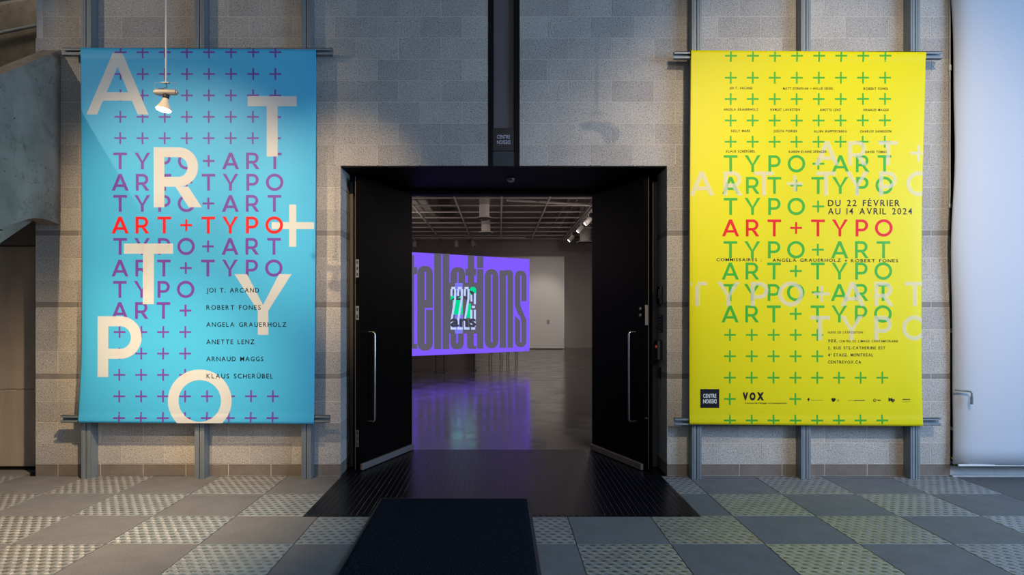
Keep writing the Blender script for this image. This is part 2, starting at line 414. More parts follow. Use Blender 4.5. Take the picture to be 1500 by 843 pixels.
tag(obj('crank_handle', bm, M['galv']), 'small grey metal crank handle sticking out over the left edge of the white blind', 'handle')
bl = empty('roller_blind', (5.2, -.12, .13), 'white fabric roller blind hanging at the right end of the block wall', 'blind')
bm = bmesh.new(); cols = [0, .012, .03, .055, .09, .14, .2, .3, .45, .7, 1.0, 1.4, 1.9, 2.5, 3.2]; nz = 40; gv = []
zb, zt = .128, 6.0
for j in range(nz+1):
    z = zb+(zt-zb)*j/nz; rowv = []
    edge = 4.098+.012*math.sin(z*2.1+.4)+.006*math.sin(z*5)+(.028*math.exp(-((z-1.05)/.5)**2) if z < 3 else 0)*.6
    for c_ in cols:
        y = -.12+.11*math.exp(-c_/.055)*(0.55+.2*math.sin(z*1.7))-.012*math.sin(c_*2.2+z*.3)
        rowv.append(bm.verts.new((edge+c_, y, z)))
    gv.append(rowv)
for j in range(nz):
    for i in range(len(cols)-1): bm.faces.new((gv[j][i], gv[j][i+1], gv[j+1][i+1], gv[j+1][i]))
o = obj('fabric', bm, M['blind'], bl, smooth=True); md = o.modifiers.new('s', 'SOLIDIFY'); md.thickness = .002
boxo('hem_bar', 4.115, 7.28, -.128, -.112, .118, .136, M['white_bar'], bl, .003)
bm = bmesh.new(); tube(bm, [(4.112, -.015, 5.9), (4.112, -.015, wz(303))], .005, 6)
tube(bm, [(4.112, -.015, wz(305)), (4.112, -.015, wz(299))], [.011, .011], 8); tube(bm, [(4.112, -.015, wz(104)), (4.112, -.015, wz(96))], .012, 8)
obj('cord', bm, M['white_bar'], bl)
bm = bmesh.new(); random.seed(3)
for i in range(9):
    a = random.uniform(0, 6.28); L = .03+random.random()*.03; x, z = 4.132+random.uniform(-.004, .004), .10+random.random()*.06
    v = [bm.verts.new(p) for p in ((x, -.035, z), (x+L*math.cos(a)*.5-.008, -.05, z+L*.5), (x+L*math.cos(a), -.055, z+L*abs(math.sin(a))), (x+L*math.cos(a)*.5+.008, -.045, z+L*.35))]
    bm.faces.new(v)
tube(bm, [(4.137, -.03, .097), (4.14, -.04, .16)], .003, 5)
tag(obj('leafy_sprig', bm, M['leaf']), 'tiny yellow-green leafy sprig at the bottom corner beside the white blind', 'plant')

# ---------------------------------------------------------------- concrete staircase at the left
st = empty('staircase', (-4.1, 0, 2.3), 'rough cast concrete staircase with solid parapet descending from the block wall', 'staircase')
XR0, XR1 = wx(63), -4.02
top = [(0, 3.905), (-.2, 3.775), (-.76, 3.41), (-2.0, 2.60), (-3.6, 1.56)]
bot = [(-3.6, .40), (-2.0, 1.40), (-1.2, 1.91), (-.76, 2.165), (-.6, 2.235), (-.45, 2.29), (-.34, 2.318), (-.22, 2.325), (-.1, 2.315), (0, 2.30)]
bm = bmesh.new(); prism(bm, top+bot, XR0, XR1)
obj('right_parapet', bm, M['concrete'], st)
bm = bmesh.new(); prism(bm, [(3.0, 5.95), (.85, 4.69), (-3.6, 2.05), (-3.6, .4), (3.0, 4.2)], -5.42, -5.26)
obj('left_parapet', bm, M['concrete'], st)
bm = bmesh.new(); prism(bm, [(-3.6, .45), (0, 2.66), (3.0, 4.5), (3.0, 4.3), (0, 2.40), (-3.6, .25)], -5.26, XR0-.001)
obj('soffit_slab', bm, M['concrete'], st)
zs = .60
for i in range(24):
    ys = -3.5+.27*i; z0 = .50+.613*(ys+3.6)
    boxo('step', -5.26, XR0-.001, ys, ys+.29, z0-.03, z0+.14, M['concrete'], st)
bm = bmesh.new(); tube(bm, [(-5.2, -3, 2.10), (-5.2, .85, 4.41), (-5.2, 2.8, 5.50)], .019, 10)
for yy in (-2, 0, .3, 1.9): tube(bm, [(-5.2, yy, 4.41+.6*(yy-.85)), (-5.27, yy, 4.36+.6*(yy-.85))], .008, 6)
obj('handrail', bm, M['galv'], st, smooth=True)
# dark recess below and behind the stair
boxo('wall_left', -7.6, -7.5, -6, 3.2, 0, 6.2, M['plain_wall'])['kind'] = 'structure'
boxo('wall_stair', -7.5, WL+.01, 3.1, 3.2, 2.6, 6.2, M['plain_wall'])['kind'] = 'structure'
boxo('trim_3', -7.5, WL-.001, .26, .40, 2.14, 2.5, M['plain_wall'])['kind'] = 'structure'
dr = empty('door_3', (-5.0, .27, 0), kind='structure')
boxo('panel', -6.2, WL-.02, .262, .30, .768, 2.13, M['wood_door'], dr, .003)
boxo('panel', -6.2, WL-.02, .262, .30, .03, .764, M['wood_door'], dr, .003)
boxo('threshold', -6.2, WL-.001, .25, .32, .0, .028, M['black'], dr)
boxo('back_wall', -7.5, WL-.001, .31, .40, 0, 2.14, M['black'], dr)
bm = bmesh.new(); box(bm, -4.40, -4.345, .225, .262, .06, .11, .005); box(bm, -4.375, -4.355, .215, .23, .05, .135, .004)
obj('latch', bm, M['dark'], dr)

# ---------------------------------------------------------------- the two black door leaves
def leaf(name, hx, ex, side):
    """hinge at (hx,y=1.19); inner face runs to (ex, .18); side -1 left, +1 right"""
    H = Vector((hx, 1.19, 0)); E = Vector((ex, .18, 0)); d = (E-H); L = d.length; d.normalize()
    nrm = Vector((-d.y, d.x, 0))*(1 if side > 0 else -1)
    if nrm.x*side < 0: nrm = -nrm               # away from the doorway, to the jamb side
    root = empty(name, (hx, 1.19, 0), kind='structure')
    def W(a, b, z): v = H+d*a+nrm*b; return (v.x, v.y, z)
    def slab(nm, a0, a1, b0, b1, z0, z1, m, parent=None, bev=.002):
        bb = bmesh.new(); vs = box(bb, a0, a1, b0, b1, z0, z1, bev)
        for v in bb.verts: v.co = W(v.co.x, v.co.y, v.co.z)
        bmesh.ops.recalc_face_normals(bb, faces=bb.faces[:])
        return obj(nm, bb, m, parent or root)
    slab('leaf', .0, L, 0, .05, .012, 2.785, M['door'])
    slab('edge_strip', L, L+.003, .044, .051, .012, 2.785, M['frame'])
    slab('door_sweep', .01, L-.012, -.028, .0, .012, .070, M['sweep'])
    for b0, sgn in ((0, -1), (.05, 1)):
        bb = bmesh.new(); a = L-.155; o_ = b0+sgn*.072; zt, zb_ = 1.312, .452
        pts = [W(a, b0, zt)]+[W(a, b0+sgn*(.072-.02), zt), W(a, b0+sgn*(.072-.006), zt-.006), W(a, o_, zt-.02), W(a, o_, zb_+.02), W(a, b0+sgn*(.066), zb_+.006), W(a, b0+sgn*.052, zb_), W(a, b0, zb_)]
        tube(bb, pts, .0105, 10); obj('pull_handle', bb, M['steel'], root, smooth=True)
    if side < 0: specs = ((1.83, 2.0), (1.43, 1.56), (.23, .39))
    else: specs = ((1.38, 1.57), (.5, .505))
    for z0, z1 in specs:
        p = slab('lock_plate', L, L+.003, .010, .040, z0, z1, M['plate'] if z0 > .3 else M['frame'])
        hs = 2 if z1-z0 < .15 else 3
        bb = bmesh.new()
        for i in range(hs):
            c0 = z0+(z1-z0)*(i+.25)/hs; c1 = z0+(z1-z0)*(i+.75)/hs
            box(bb, L+.002, L+.0045, .018, .032, c0, c1)
        for v in bb.verts: v.co = W(v.co.x, v.co.y, v.co.z)
        if side < 0: obj('plate_hole', bb, M['dark'], root)
        else: bb.free()
    if side > 0:
        bb = bmesh.new()
        for zz in (1.475, 1.535): tube(bb, [W(L-.06, .001, zz), W(L-.06, -.012, zz)], .014, 12)
        obj('lock_cylinder', bb, M['plate'], root)
    for zz in (.3, 1.4, 2.5): slab('hinge', -.012, .012, .048, .06, zz, zz+.12, M['plate'], None, 0)
    return root
leaf('door_1', -.955, -1.318, -1)
leaf('door_2', 1.005, 1.36, 1)
# devices on the right reveal
def dev(name, label, cat, D0, D1, y0, y1, t, m, extra=None):
    X = OR; e = empty(name, (X, (D0+D1)/2-DW, EYE+(CY-(y0+y1)/2)*(D0+D1)/2/F), label, cat)
    Dm = (D0+D1)/2; z1, z0 = EYE+(CY-y0)*Dm/F, EYE+(CY-y1)*Dm/F
    bb = bmesh.new(); box(bb, X-t, X+.001, D0-DW, D1-DW, z0, z1, .004); hs = obj('housing', bb, m, e)
    if extra: extra(hs, X-t, D0-DW, D1-DW, z0, z1)
def ex_reader(e, x, a, b, z0, z1):
    boxo('cover', x-.008, x, a+.015, b-.015, z0+.05, z1-.03, M['bluegrey'], e, .003)
def ex_key(e, x, a, b, z0, z1):
    for i in range(6):
        z = z0+(z1-z0)*(i+.5)/6; boxo('key', x-.004, x, a+.02, b-.02, z-.006, z+.004, M['plate'], e)
def ex_red(e, x, a, b, z0, z1):
    bb = bmesh.new(); tube(bb, [(x, a+.03, z1-.06), (x-.014, a+.03, z1-.06)], .017, 14); obj('red_button', bb, M['red'], e)['label'] = 'round red button'
    bb = bmesh.new(); prism(bb, [(a+.03, z0+.05), (b-.01, z0+.05), (b+.02, z0-.04), (b-.02, z0-.05)], x-.03, x+.01); obj('spout', bb, M['dark'], e)
dev('card_reader', 'black card reader high on the right doorway reveal', 'reader', 6.40, 6.53, 420, 446, .03, M['dark'], ex_reader)
dev('keypad', 'black keypad with pale keys on right doorway reveal below the card reader', 'keypad', 6.40, 6.50, 462, 487, .02, M['dark'], ex_key)
dev('hand_dispenser', 'black wall dispenser with a red button on the right doorway reveal', 'dispenser', 6.41, 6.56, 499, 527, .05, M['dark'], ex_red)
dev('key_switch', 'small narrow black switch lowest on the right doorway reveal', 'switch', 6.47, 6.53, 538, 555, .012, M['dark'])

# ---------------------------------------------------------------- strut frame: six uprights, four rails
def stud_mesh():
    bb = bmesh.new(); W2, D, t = .043, .112, .004
    box(bb, -W2, -W2+t, -D, -.001, 0, 5.2); box(bb, W2-t, W2, -D, -.001, 0, 5.2); box(bb, -W2, W2, -t-.001, -.001, 0, 5.2)
    for s in (-1, 1):
        x0, x1 = (-W2, -.008) if s < 0 else (.008, W2)
        box(bb, x0, x1, -D-.0005, -D+t, 0, 5.2)
        xm = (x0+x1)/2; box(bb, xm-.004, xm+.004, -D-.004, -D, 0, 5.2, .001)
        xl = -.008 if s < 0 else .008-t
        box(bb, xl, xl+t, -D, -D+.03, 0, 5.2)
    me = bpy.data.meshes.new('upright'); bb.to_mesh(me); bb.free(); me.materials.append(M['galv']); return me
sm = stud_mesh()
for i, (x, lb) in enumerate(((-3.72, 'galvanised steel upright behind the left side of the blue banner'), (-2.70, 'galvanised steel upright behind the middle of the blue banner'),
        (-1.74, 'galvanised steel upright behind the right side of the blue banner'), (1.772, 'galvanised steel upright behind the left side of the yellow banner'),
        (2.754, 'galvanised steel upright behind the middle of the yellow banner'), (3.738, 'galvanised steel upright behind the right side of the yellow banner'))):
    e = empty('strut_upright', (x, 0, 0), lb, 'upright', 'steel uprights holding the banner rails')
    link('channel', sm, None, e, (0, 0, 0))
    bb = bmesh.new(); box(bb, -.012, .012, -.085, -.08, 0, 5.19); o = obj('slot_shadow', bb, M['slot'], e, (0, 0, 0)); o.name = 'slot_shade_strip'  # dark strip put in for the shade inside the slot
def rail(x0, x1, zc, lb):
    e = empty('strut_rail', ((x0+x1)/2, -.11, zc), lb, 'rail', 'horizontal banner rails')
    bb = bmesh.new(); h, y0, y1, t = .033, -.154, -.1165, .004
    box(bb, x0, x1, y1-t, y1, zc-h, zc+h); box(bb, x0, x1, y0, y1, zc+h-t, zc+h); box(bb, x0, x1, y0, y1, zc-h, zc-h+t)
    box(bb, x0, x1, y0, y0+t, zc+.012, zc+h); box(bb, x0, x1, y0, y0+t, zc-h, zc-.012)
    obj('rail_channel', bb, M['galv'], e)
    for xx in (x0+.16, x1-.16):
        bb = bmesh.new(); tube(bb, [(xx, -.116, zc), (xx, -.135, zc)], .012, 6); obj('bolt', bb, M['plate'], e)
rk = .00611
rz = lambda y: EYE+(CY-y)*rk
rail((92-CX)*rk, (487-CX)*rk, rz(76.5), 'upper steel rail carrying the blue banner')
rail((90-CX)*rk, (483-CX)*rk, rz(614), 'lower steel rail of the blue banner')
rail((987-CX)*rk, (1379-CX)*rk, rz(81.5), 'upper steel rail carrying the yellow banner')
rail((988-CX)*rk, (1377-CX)*rk, rz(618), 'lower steel rail of the yellow banner')

# ================================================================== BANNERS
BK = .006085
bxx = lambda px: (px-CX)*BK
bzz = lambda py: EYE+(CY-py)*BK
class Ban:
    def __init__(s, L, R, T_, B, seed):
        s.L, s.R, s.T, s.B, s.seed = L, R, T_, B, seed
    def left(s, v): return interp(s.L, v)
    def right(s, v): return interp(s.R, v)
    def y(s, px, py):
        v = (py-s.T[0])/(s.B[0]-s.T[0]); e = min(px-s.left(v), s.right(v)-px)
        a = .0030*math.sin(px*.027+s.seed)*math.sin(py*.011+1+s.seed)+.0022*math.sin(px*.012+py*.017+s.seed*2)
        curl = .016*math.exp(-max(e, 0)/7.0)*min(1, max(0, v*1.2))*(1-.8*max(0, v-.8)/.2)
        hem = 0
        for c_, w_ in ((s.T[0]+15, 3.), (s.B[0]-12.5, 3.)): hem += .0022*math.exp(-((py-c_)/w_)**2)
        pocket = -.004*(1/(1+math.exp((py-s.T[0]-15)/1.5))+1/(1+math.exp(-(py-s.B[0]+12.5)/1.5)))
        return -.1665-a*.9+curl+hem+pocket
def interp(pts, v):
    for (a, x), (b, y) in zip(pts, pts[1:]):
        if v <= b: t = (v-a)/(b-a) if b > a else 0; return x+(y-x)*max(0, t)
    return pts[-1][1]
def sheet(B, m, parent):
    bm = bmesh.new(); nu, nv = 90, 150; g = []
    us = sorted(set([i/nu for i in range(nu+1)]+[.004, .008, .016, .984, .992, .996]))
    for j in range(nv+1):
        v = j/nv; r = []
        for u in us:
            px = B.left(v)+(B.right(v)-B.left(v))*u; tp = B.T[0]+(B.T[1]-B.T[0])*u; bt = B.B[0]+(B.B[1]-B.B[0])*u
            py = tp+(bt-tp)*v; r.append(bm.verts.new((bxx(px), B.y(px, py), bzz(py))))
        g.append(r)
    for j in range(nv):
        for i in range(len(us)-1): bm.faces.new((g[j][i], g[j+1][i], g[j+1][i+1], g[j][i+1]))
    o = obj('vinyl_sheet', bm, m, parent, smooth=True); md = o.modifiers.new('thickness', 'SOLIDIFY'); md.thickness = .0008; md.offset = -1
    return o
# --- flat shapes in pixel units, y down; every shape is a list of polygons without overlaps
def ringpoly(outer, inner):
    return [[outer[i], outer[i+1], inner[i+1], inner[i]] for i in range(len(outer)-1)]
def glyph(c, x, y, H, s):
    """centred on x, cap top at y, height H, stroke s"""
    b = y+H; hs = s/2
    if c == '+':
        h = H/2; cy = y+h; return [[(x-h, cy-hs), (x-hs, cy-hs), (x-hs, cy+hs), (x-h, cy+hs)], [(x-hs, cy-h), (x+hs, cy-h), (x+hs, cy+h), (x-hs, cy+h)], [(x+hs, cy-hs), (x+h, cy-hs), (x+h, cy+hs), (x+hs, cy+hs)]]
    if c == 'T':
        w_ = .405*H; s2 = s*.93; return [[(x-w_, y), (x+w_, y), (x+w_, y+s2), (x-w_, y+s2)], [(x-hs, y+s2), (x+hs, y+s2), (x+hs, b), (x-hs, b)]]
    if c == 'O':
        n = 40; w_ = .52*H; h = .515*H; cy = y+H/2
        o = [(x+w_*math.cos(2*PI*i/n), cy+h*math.sin(2*PI*i/n)) for i in range(n+1)]
        q = [(x+(w_-s)*math.cos(2*PI*i/n), cy+(h-s)*math.sin(2*PI*i/n)) for i in range(n+1)]
        return ringpoly(o, q)
    if c == 'Y':
        w_ = .47*H; k = s*1.18; yj = y+.60*H
        return [[(x-w_, y), (x-w_+k, y), (x, yj-.60*k*.75), (x, yj), (x-hs, yj)], [(x+w_, y), (x+hs, yj), (x, yj), (x, yj-.60*k*.75), (x+w_-k, y)], [(x-hs, yj), (x+hs, yj), (x+hs, b), (x-hs, b)]]
    if c == 'A':
        w_ = .505*H; a = s*.52; k = s*1.12; sl = (w_-a)/H
        ox = lambda yy: (b-yy)*sl
        c1, c0 = b-.225*H, b-.225*H-s*.88
        yi = b-(w_-k)/sl
        return [[(x-w_, b), (x-w_+ox(c1), c1), (x-w_+ox(c1)+k, c1), (x-w_+k, b)], [(x+w_, b), (x+w_-k, b), (x+w_-ox(c1)-k, c1), (x+w_-ox(c1), c1)],
                [(x-w_+ox(c1), c1), (x-w_+ox(c0), c0), (x+w_-ox(c0), c0), (x+w_-ox(c1), c1)],
                [(x-w_+ox(c0), c0), (x-a, y), (x, y), (x, yi), (x-w_+ox(c0)+k, c0)], [(x+w_-ox(c0), c0), (x+w_-ox(c0)-k, c0), (x, yi), (x, y), (x+a, y)]]
    if c in 'PR':
        W_ = .73*H if c == 'P' else .74*H; x0 = x-W_*.5 if c == 'P' else x-.39*H; yb = y+(.70 if c == 'P' else .655)*H; r = (yb-y)/2; xa = x0+W_-r; n = 18
        o = [(x0+s, y)]+[(xa+r*math.sin(PI*i/n), y+r-r*math.cos(PI*i/n)) for i in range(n+1)]+[(x0+s, yb)]
        q = [(x0+s, y+s*.93)]+[(xa+(r-s)*math.sin(PI*i/n), y+r-(r-s*.93)*math.cos(PI*i/n)) for i in range(n+1)]+[(x0+s, yb-s*.93)]
        out = [[(x0, y), (x0+s, y), (x0+s, b), (x0, b)]]+ringpoly(o, q)
        if c == 'R': out.append([(x0+.36*H, yb), (x0+.36*H+s*1.22, yb), (x0+.80*H, b), (x0+.80*H-s*1.22, b)])
        return out
    return []
_tc = {}
def text_polys(s, bold=0.0):
    key = (s, bold)
    if key in _tc: return _tc[key]
    cu = bpy.data.curves.new('t', 'FONT'); cu.body = s; cu.size = 1; cu.resolution_u = 3; cu.offset = bold
    o = bpy.data.objects.new('t', cu); C.objects.link(o); bpy.context.view_layer.update()
    me = o.evaluated_get(bpy.context.evaluated_depsgraph_get()).to_mesh()
    vs = [(v.co.x, v.co.y) for v in me.vertices]; ps = [[vs[i] for i in p.vertices] for p in me.polygons]
    bpy.data.objects.remove(o); bpy.data.curves.remove(cu); _tc[key] = ps; return ps
caph = max(p[1] for q in text_polys('H') for p in q)
def text(s, x0, x1, yt, h, bold=0.0, flip=False, space=0):
    ps = text_polys(s, bold)
    xs = [p[0] for q in ps for p in q]; a, b_ = min(xs), max(xs); out = []
    for q in ps:
        r = []
        for (X, Y) in q:
            u = (X-a)/(b_-a); v = Y/caph
            if flip: u, v = 1-u, 1-v
            r.append((x0+(x1-x0)*u, yt+h*(1-v)))
        out.append(r)
    return out
def spaced(s, x0, x1, yt, h, bold=0.0, flip=False, wide=1.0):
    """letter-spaced text: each character placed by its own advance"""
    adv = []
    for c in s:
        if c == ' ': adv.append(.34); continue
        ps = text_polys(c, bold); xs = [p[0] for q in ps for p in q]; adv.append(max(xs)-min(xs))
    gap = .20; tot = sum(adv)+gap*(len(s)-1); k = (x1-x0)/tot; x = x0; out = []
    for c, a in zip(s, adv):
        if c != ' ': 
            for q in text(c, x, x+a*k, yt, h, bold): out.append(q)
        x += (a+gap)*k
    return out
def printed(name, polys, B, off, m, parent, clip=None, step=14):
    bm = bmesh.new()
    for q in polys:
        try: bm.faces.new([bm.verts.new((p[0], 0, p[1])) for p in q])
        except ValueError: pass
    bmesh.ops.remove_doubles(bm, verts=bm.verts[:], dist=.0005)
    xs = [v.co.x for v in bm.verts]; zs_ = [v.co.z for v in bm.verts]
    def cut(co, no, clear=False):
        bmesh.ops.bisect_plane(bm, geom=bm.verts[:]+bm.edges[:]+bm.faces[:], dist=.0005, plane_co=co, plane_no=no, clear_outer=clear)
    if clip:
        cut((clip[0], 0, 0), (-1, 0, 0), True); cut((clip[1], 0, 0), (1, 0, 0), True)
        cut((0, 0, clip[2]), (0, 0, -1), True); cut((0, 0, clip[3]), (0, 0, 1), True)
    zc = [B.T[0]+d_ for d_ in (9, 12, 13.5, 15, 16.5, 18, 21)]+[B.B[0]-d_ for d_ in (7, 9, 11, 12.5, 14, 16, 19)]
    zc += [B.T[0]+21+step*k for k in range(1, 40) if B.T[0]+21+step*k < B.B[0]-20]
    xc = [B.L[0][1]+step*k for k in range(1, 40)]+[B.R[0][1]-d_ for d_ in (4, 8, 12, 17)]
    for z in zc:
        if min(zs_) < z < max(zs_): cut((0, 0, z), (0, 0, 1))
    for x in xc:
        if min(xs) < x < max(xs): cut((x, 0, 0), (1, 0, 0))
    for v in bm.verts:
        px, py = v.co.x, v.co.z; v.co = (bxx(px), B.y(px, py)-off, bzz(py))
    bmesh.ops.recalc_face_normals(bm, faces=bm.faces[:])
    return obj(name, bm, m, parent, smooth=False)

def glyphs(items, B, off, m, parent, clip=None):
    for q in items: printed('plus_sign' if len(q) == 3 else 'letter', q, B, off, m, parent, clip)
# ---------------- blue banner
bb_ = Ban([(0, 118), (.38, 119.5), (.85, 117.3), (.96, 115), (1, 114.2)], [(0, 463), (.5, 462), (1, 460)], (70, 73), (619.5, 621.5), 1.3)
blue = empty('banner', (bxx(290), -.166, bzz(620)), 'tall blue vinyl banner with large white letters and purple plus signs', 'banner')
sheet(bb_, M['blue'], blue)
def colx(k, y, a, b): t = (y-77)/504; return a[0]+(b[0]-a[0])*t+k*(a[1]+(b[1]-a[1])*t)
ba, bb2 = (177, 32.4), (175, 32.1)
pol = []
for y in (77, 108.7, 140, 171.5, 202.7, 581, 612.8):
    for k in range(8): x = colx(k, y, ba, bb2); pol.append(glyph('+', x, y-8.7, 17.4, 2.5))
for y in (486.7, 518.3, 549.5):
    for k in range(4): x = colx(k, y, ba, bb2); pol.append(glyph('+', x, y-8.7, 17.4, 2.5))
def line(words, y0, H, s, cols, ps, plus=.70):
    out = []
    for k, c in enumerate(words):
        if c == ' ': continue
        x = cols(k, y0)
        if c == '+': h = H*plus; out.append(glyph('+', x, y0+(H-h)/2, h, s*.72))
        else: out.append(glyph(c, x, y0, H, s))
    return out
cb = lambda k, y: colx(k, y, ba, bb2)
for wds, y in (('TYPO+ART', 223.7), ('ART+TYPO', 255), ('TYPO+ART', 286), ('TYPO+ART', 349), ('ART+TYPO', 380.7), ('TYPO', 412), ('ART+', 443)):
    pol += line(wds, y, 24.6, 4.2, cb, None)
glyphs(pol, bb_, .0006, M['purple'], blue, (119, 459, 70.8, 619.3))
glyphs(line('ART+TYPO', 317.6, 24.8, 4.3, cb, None), bb_, .0018, M['redink'], blue)
for c, x, y, H, s in (('A', 172.5, 78.3, 89.7, 14), ('T', 398.8, 141, 88.5, 16), ('R', 259.5, 216, 88, 15.5), ('+', 429, 300, 61.8, 10.3), ('T', 217.6, 357, 89, 16.2), ('Y', 385.5, 402, 89, 15.5), ('P', 175.5, 463.7, 89, 15.8), ('O', 292.8, 543, 89.5, 15.5)):
    printed('large_letter', glyph(c, x, y, H, s), bb_, .0013, M['white_ink'], blue, (119, 460.3, 71, 620.2))
pol = []
for s, x1, y in (('JOI T. ARCAND', 379.5, 422.2), ('ROBERT FONES', 382, 447.4), ('ANGELA GRAUERHOLZ', 419.5, 472.4), ('ANETTE LENZ', 372.7, 497.7), ('ARNAUD MAGGS', 385.7, 522.8), ('KLAUS SCHERÜBEL', 399.7, 548)):
    pol += spaced(s, 302.7, x1, y, 6.6, .005)
printed('artist_names', pol, bb_, .0021, M['blackink'], blue, step=40)['kind'] = 'stuff'
# ---------------- yellow banner
yb_ = Ban([(0, 1012), (.4, 1010.5), (.9, 1010), (1, 1009.7)], [(0, 1356), (.1, 1355), (.4, 1351.5), (.9, 1351.3), (1, 1352.2)], (74, 76.5), (622, 624.5), 4.1)
yel = empty('banner', (bxx(1181), -.166, bzz(622)), 'tall yellow vinyl banner with green letters and plus signs', 'banner')
sheet(yb_, M['yellow'], yel)
ya, y2 = (1070.5, 32.3), (1069.2, 31.85)
cy_ = lambda k, y: colx(k, y, ya, y2)
pol = []
for y in (82, 114, 145.3, 176.7, 208, 553.7, 616.3):
    for k in range(8): pol.append(glyph('+', cy_(k, y), y-8.7, 17.4, 2.5))
for y in (491, 522.3):
    for k in range(5): pol.append(glyph('+', cy_(k, y), y-8.7, 17.4, 2.5))
for k in (0, 3): pol.append(glyph('+', cy_(k, 585), 585-8.7, 17.4, 2.5))
for wds, y in (('TYPO+ART', 227.7), ('ART+TYPO', 259.5), ('TYPO+', 290.3), ('TYPO+ART', 353.7), ('ART+TYPO', 385), ('TYPO+ART', 416.3), ('ART+TYPO', 447.8)):
    pol += line(wds, y, 24.8, 4.0, cy_, None)
glyphs(pol, yb_, .0006, M['green'], yel, (1012, 1350, 75.8, 621.8))
glyphs(line('ART+TYPO', 321.8, 24.8, 4.1, cy_, None), yb_, .0006, M['redink'], yel)
wrow = lambda wds, x0, p, y: line(wds, y, 35.5, 6.0, (lambda k, yy: x0+p*k), None, .66)
pol = wrow('ART+', 1211, 44.7, 207)+wrow('ART+TYPO', 1028, 45.4, 251.5)+wrow('TYPO+ART', 1021.5, 45.5, 413.2)+wrow('TYPO', 1201, 46.2, 463)
glyphs(pol, yb_, .0013, M['white_ink2'], yel, (1012, 1351.2, 76.5, 621.8))
pol = []
for s, x0, x1, y in (('JOI T. ARCAND', 1069, 1102, 127.6), ('MATT DONOVAN + HALLIE SIEGEL', 1147, 1220.5, 128.2), ('ROBERT FONES', 1265, 1300, 128.6),
        ('ANGELA GRAUERHOLZ', 1060, 1110.5, 159), ('HAMLET LAVASTIDA', 1128.5, 1172, 159.2), ('ANETTE LENZ', 1201, 1231.5, 159.6), ('ARNAUD MAGGS', 1264, 1301, 159.8),
        ('KELLY MARK', 1071, 1099, 190.4), ('JUDITH POIRIER', 1133, 1168, 190.6), ('ALLEN RUPPERSBERG', 1192, 1240, 191), ('CHARLES SANDISON', 1259.5, 1305, 191.2),
        ('KLAUS SCHERÜBEL', 1063.5, 1106, 220.3), ('KAREN ELAINE SPENCER', 1155.5, 1210.5, 220.7), ('DAVID TOMAS', 1267, 1298, 221.2)):
    pol += spaced(s, x0, x1, y, 3.3, .01)
pol += spaced('DU 22 FÉVRIER', 1212.8, 1317.5, 293.2, 9, .008)+spaced('AU 14 AVRIL 2024', 1212.8, 1336, 305.2, 9, .008)
pol += spaced('COMMISSAIRES :', 1049.3, 1115.5, 378.6, 4.4, .008)+spaced('ANGELA GRAUERHOLZ', 1131.5, 1231.5, 379.3, 4.4, .008)+spaced('ROBERT FONES', 1246.5, 1315.5, 380, 4.4, .008)
pol += glyph('O', 1239, 380.8, 2.6, .9)
pol += spaced("SUITE DE L'EXPOSITION :", 1212.8, 1267, 485.6, 3.2, .004)+spaced('VOX,', 1212.6, 1226.5, 497.3, 4.4, .03)+spaced("CENTRE DE L'IMAGE CONTEMPORAINE", 1229, 1315.3, 498.5, 3.3, .004)
pol += spaced('2, RUE STE-CATHERINE EST', 1212.6, 1296.6, 507.8, 4.4, .008)+spaced('4', 1212.6, 1215.6, 518.2, 4.4, .008)+spaced('E', 1216.6, 1218, 518, 1.8, .01)+spaced('ÉTAGE, MONTRÉAL', 1221, 1278.7, 518.2, 4.4, .008)+spaced('CENTREVOX.CA', 1212.6, 1261, 528.5, 4.4, .008)
pol += spaced('VOX', 1087.8, 1118.8, 576.2, 9.8, .07)
pol += text("Centre de l'image contemporaine", 1091, 1152, 589.6, 2.3)
R_ = lambda x0, x1, y0, y1: [[(x0, y0), (x1, y0), (x1, y1), (x0, y1)]]
# partner marks, too small to read: emblem shapes and hairline bars
pol += [[(1182, 585.5), (1184, 583.2), (1186, 585.5), (1184, 587.4)]]+R_(1183.6, 1184.4, 587.4, 588.6)
for i in range(8): pol += R_(1187.5+2.4*i, 1189.2+2.4*i, 586.4, 586.9)
pol += [[(1217, 584.2), (1219, 583.6), (1222.5, 583.8), (1224, 584.8), (1223.2, 587), (1220.3, 589.4), (1218, 587)]]
for i in range(3): pol += R_(1226, 1228.6, 585.6+1.1*i, 586+1.1*i)
for i in range(5): pol += R_(1242+1.7*i, 1243.2+1.7*i, 586.6, 587.2)
for i in range(8): pol += R_(1251+2.0*i, 1252.6+2.0*i, 586.3, 587.5)
pol += glyph('O', 1281.3, 584.5, 4.4, .8)
for i in range(3): pol += R_(1285.4+1.6*i, 1286.6+1.6*i, 585.8, 587.6)
pol += text('Mp', 1301.3, 1310.6, 583.6, 4.6, .05)
for i in range(6): pol += R_(1322+1.9*i, 1323.4+1.9*i, 584.7, 586.3)
pol += R_(1322, 1333.3, 588.8, 589.1)
printed('black_text', pol, yb_, .0021, M['blackink'], yel, step=40)['kind'] = 'stuff'
printed('logo_square', R_(1026, 1053.6, 570.4, 598), yb_, .0016, M['blackink'], yel)['label'] = 'black square mark with white lettering'
pol = text('CENTRE', 1030, 1049.3, 577.6, 5.6, .018)+text('DESIGN', 1030, 1049.5, 585.6, 5.6, .018, True)
printed('logo_lettering', pol, yb_, .0023, mat('logo_white', (.8, .8, .78), .5), yel, step=40)['kind'] = 'stuff'

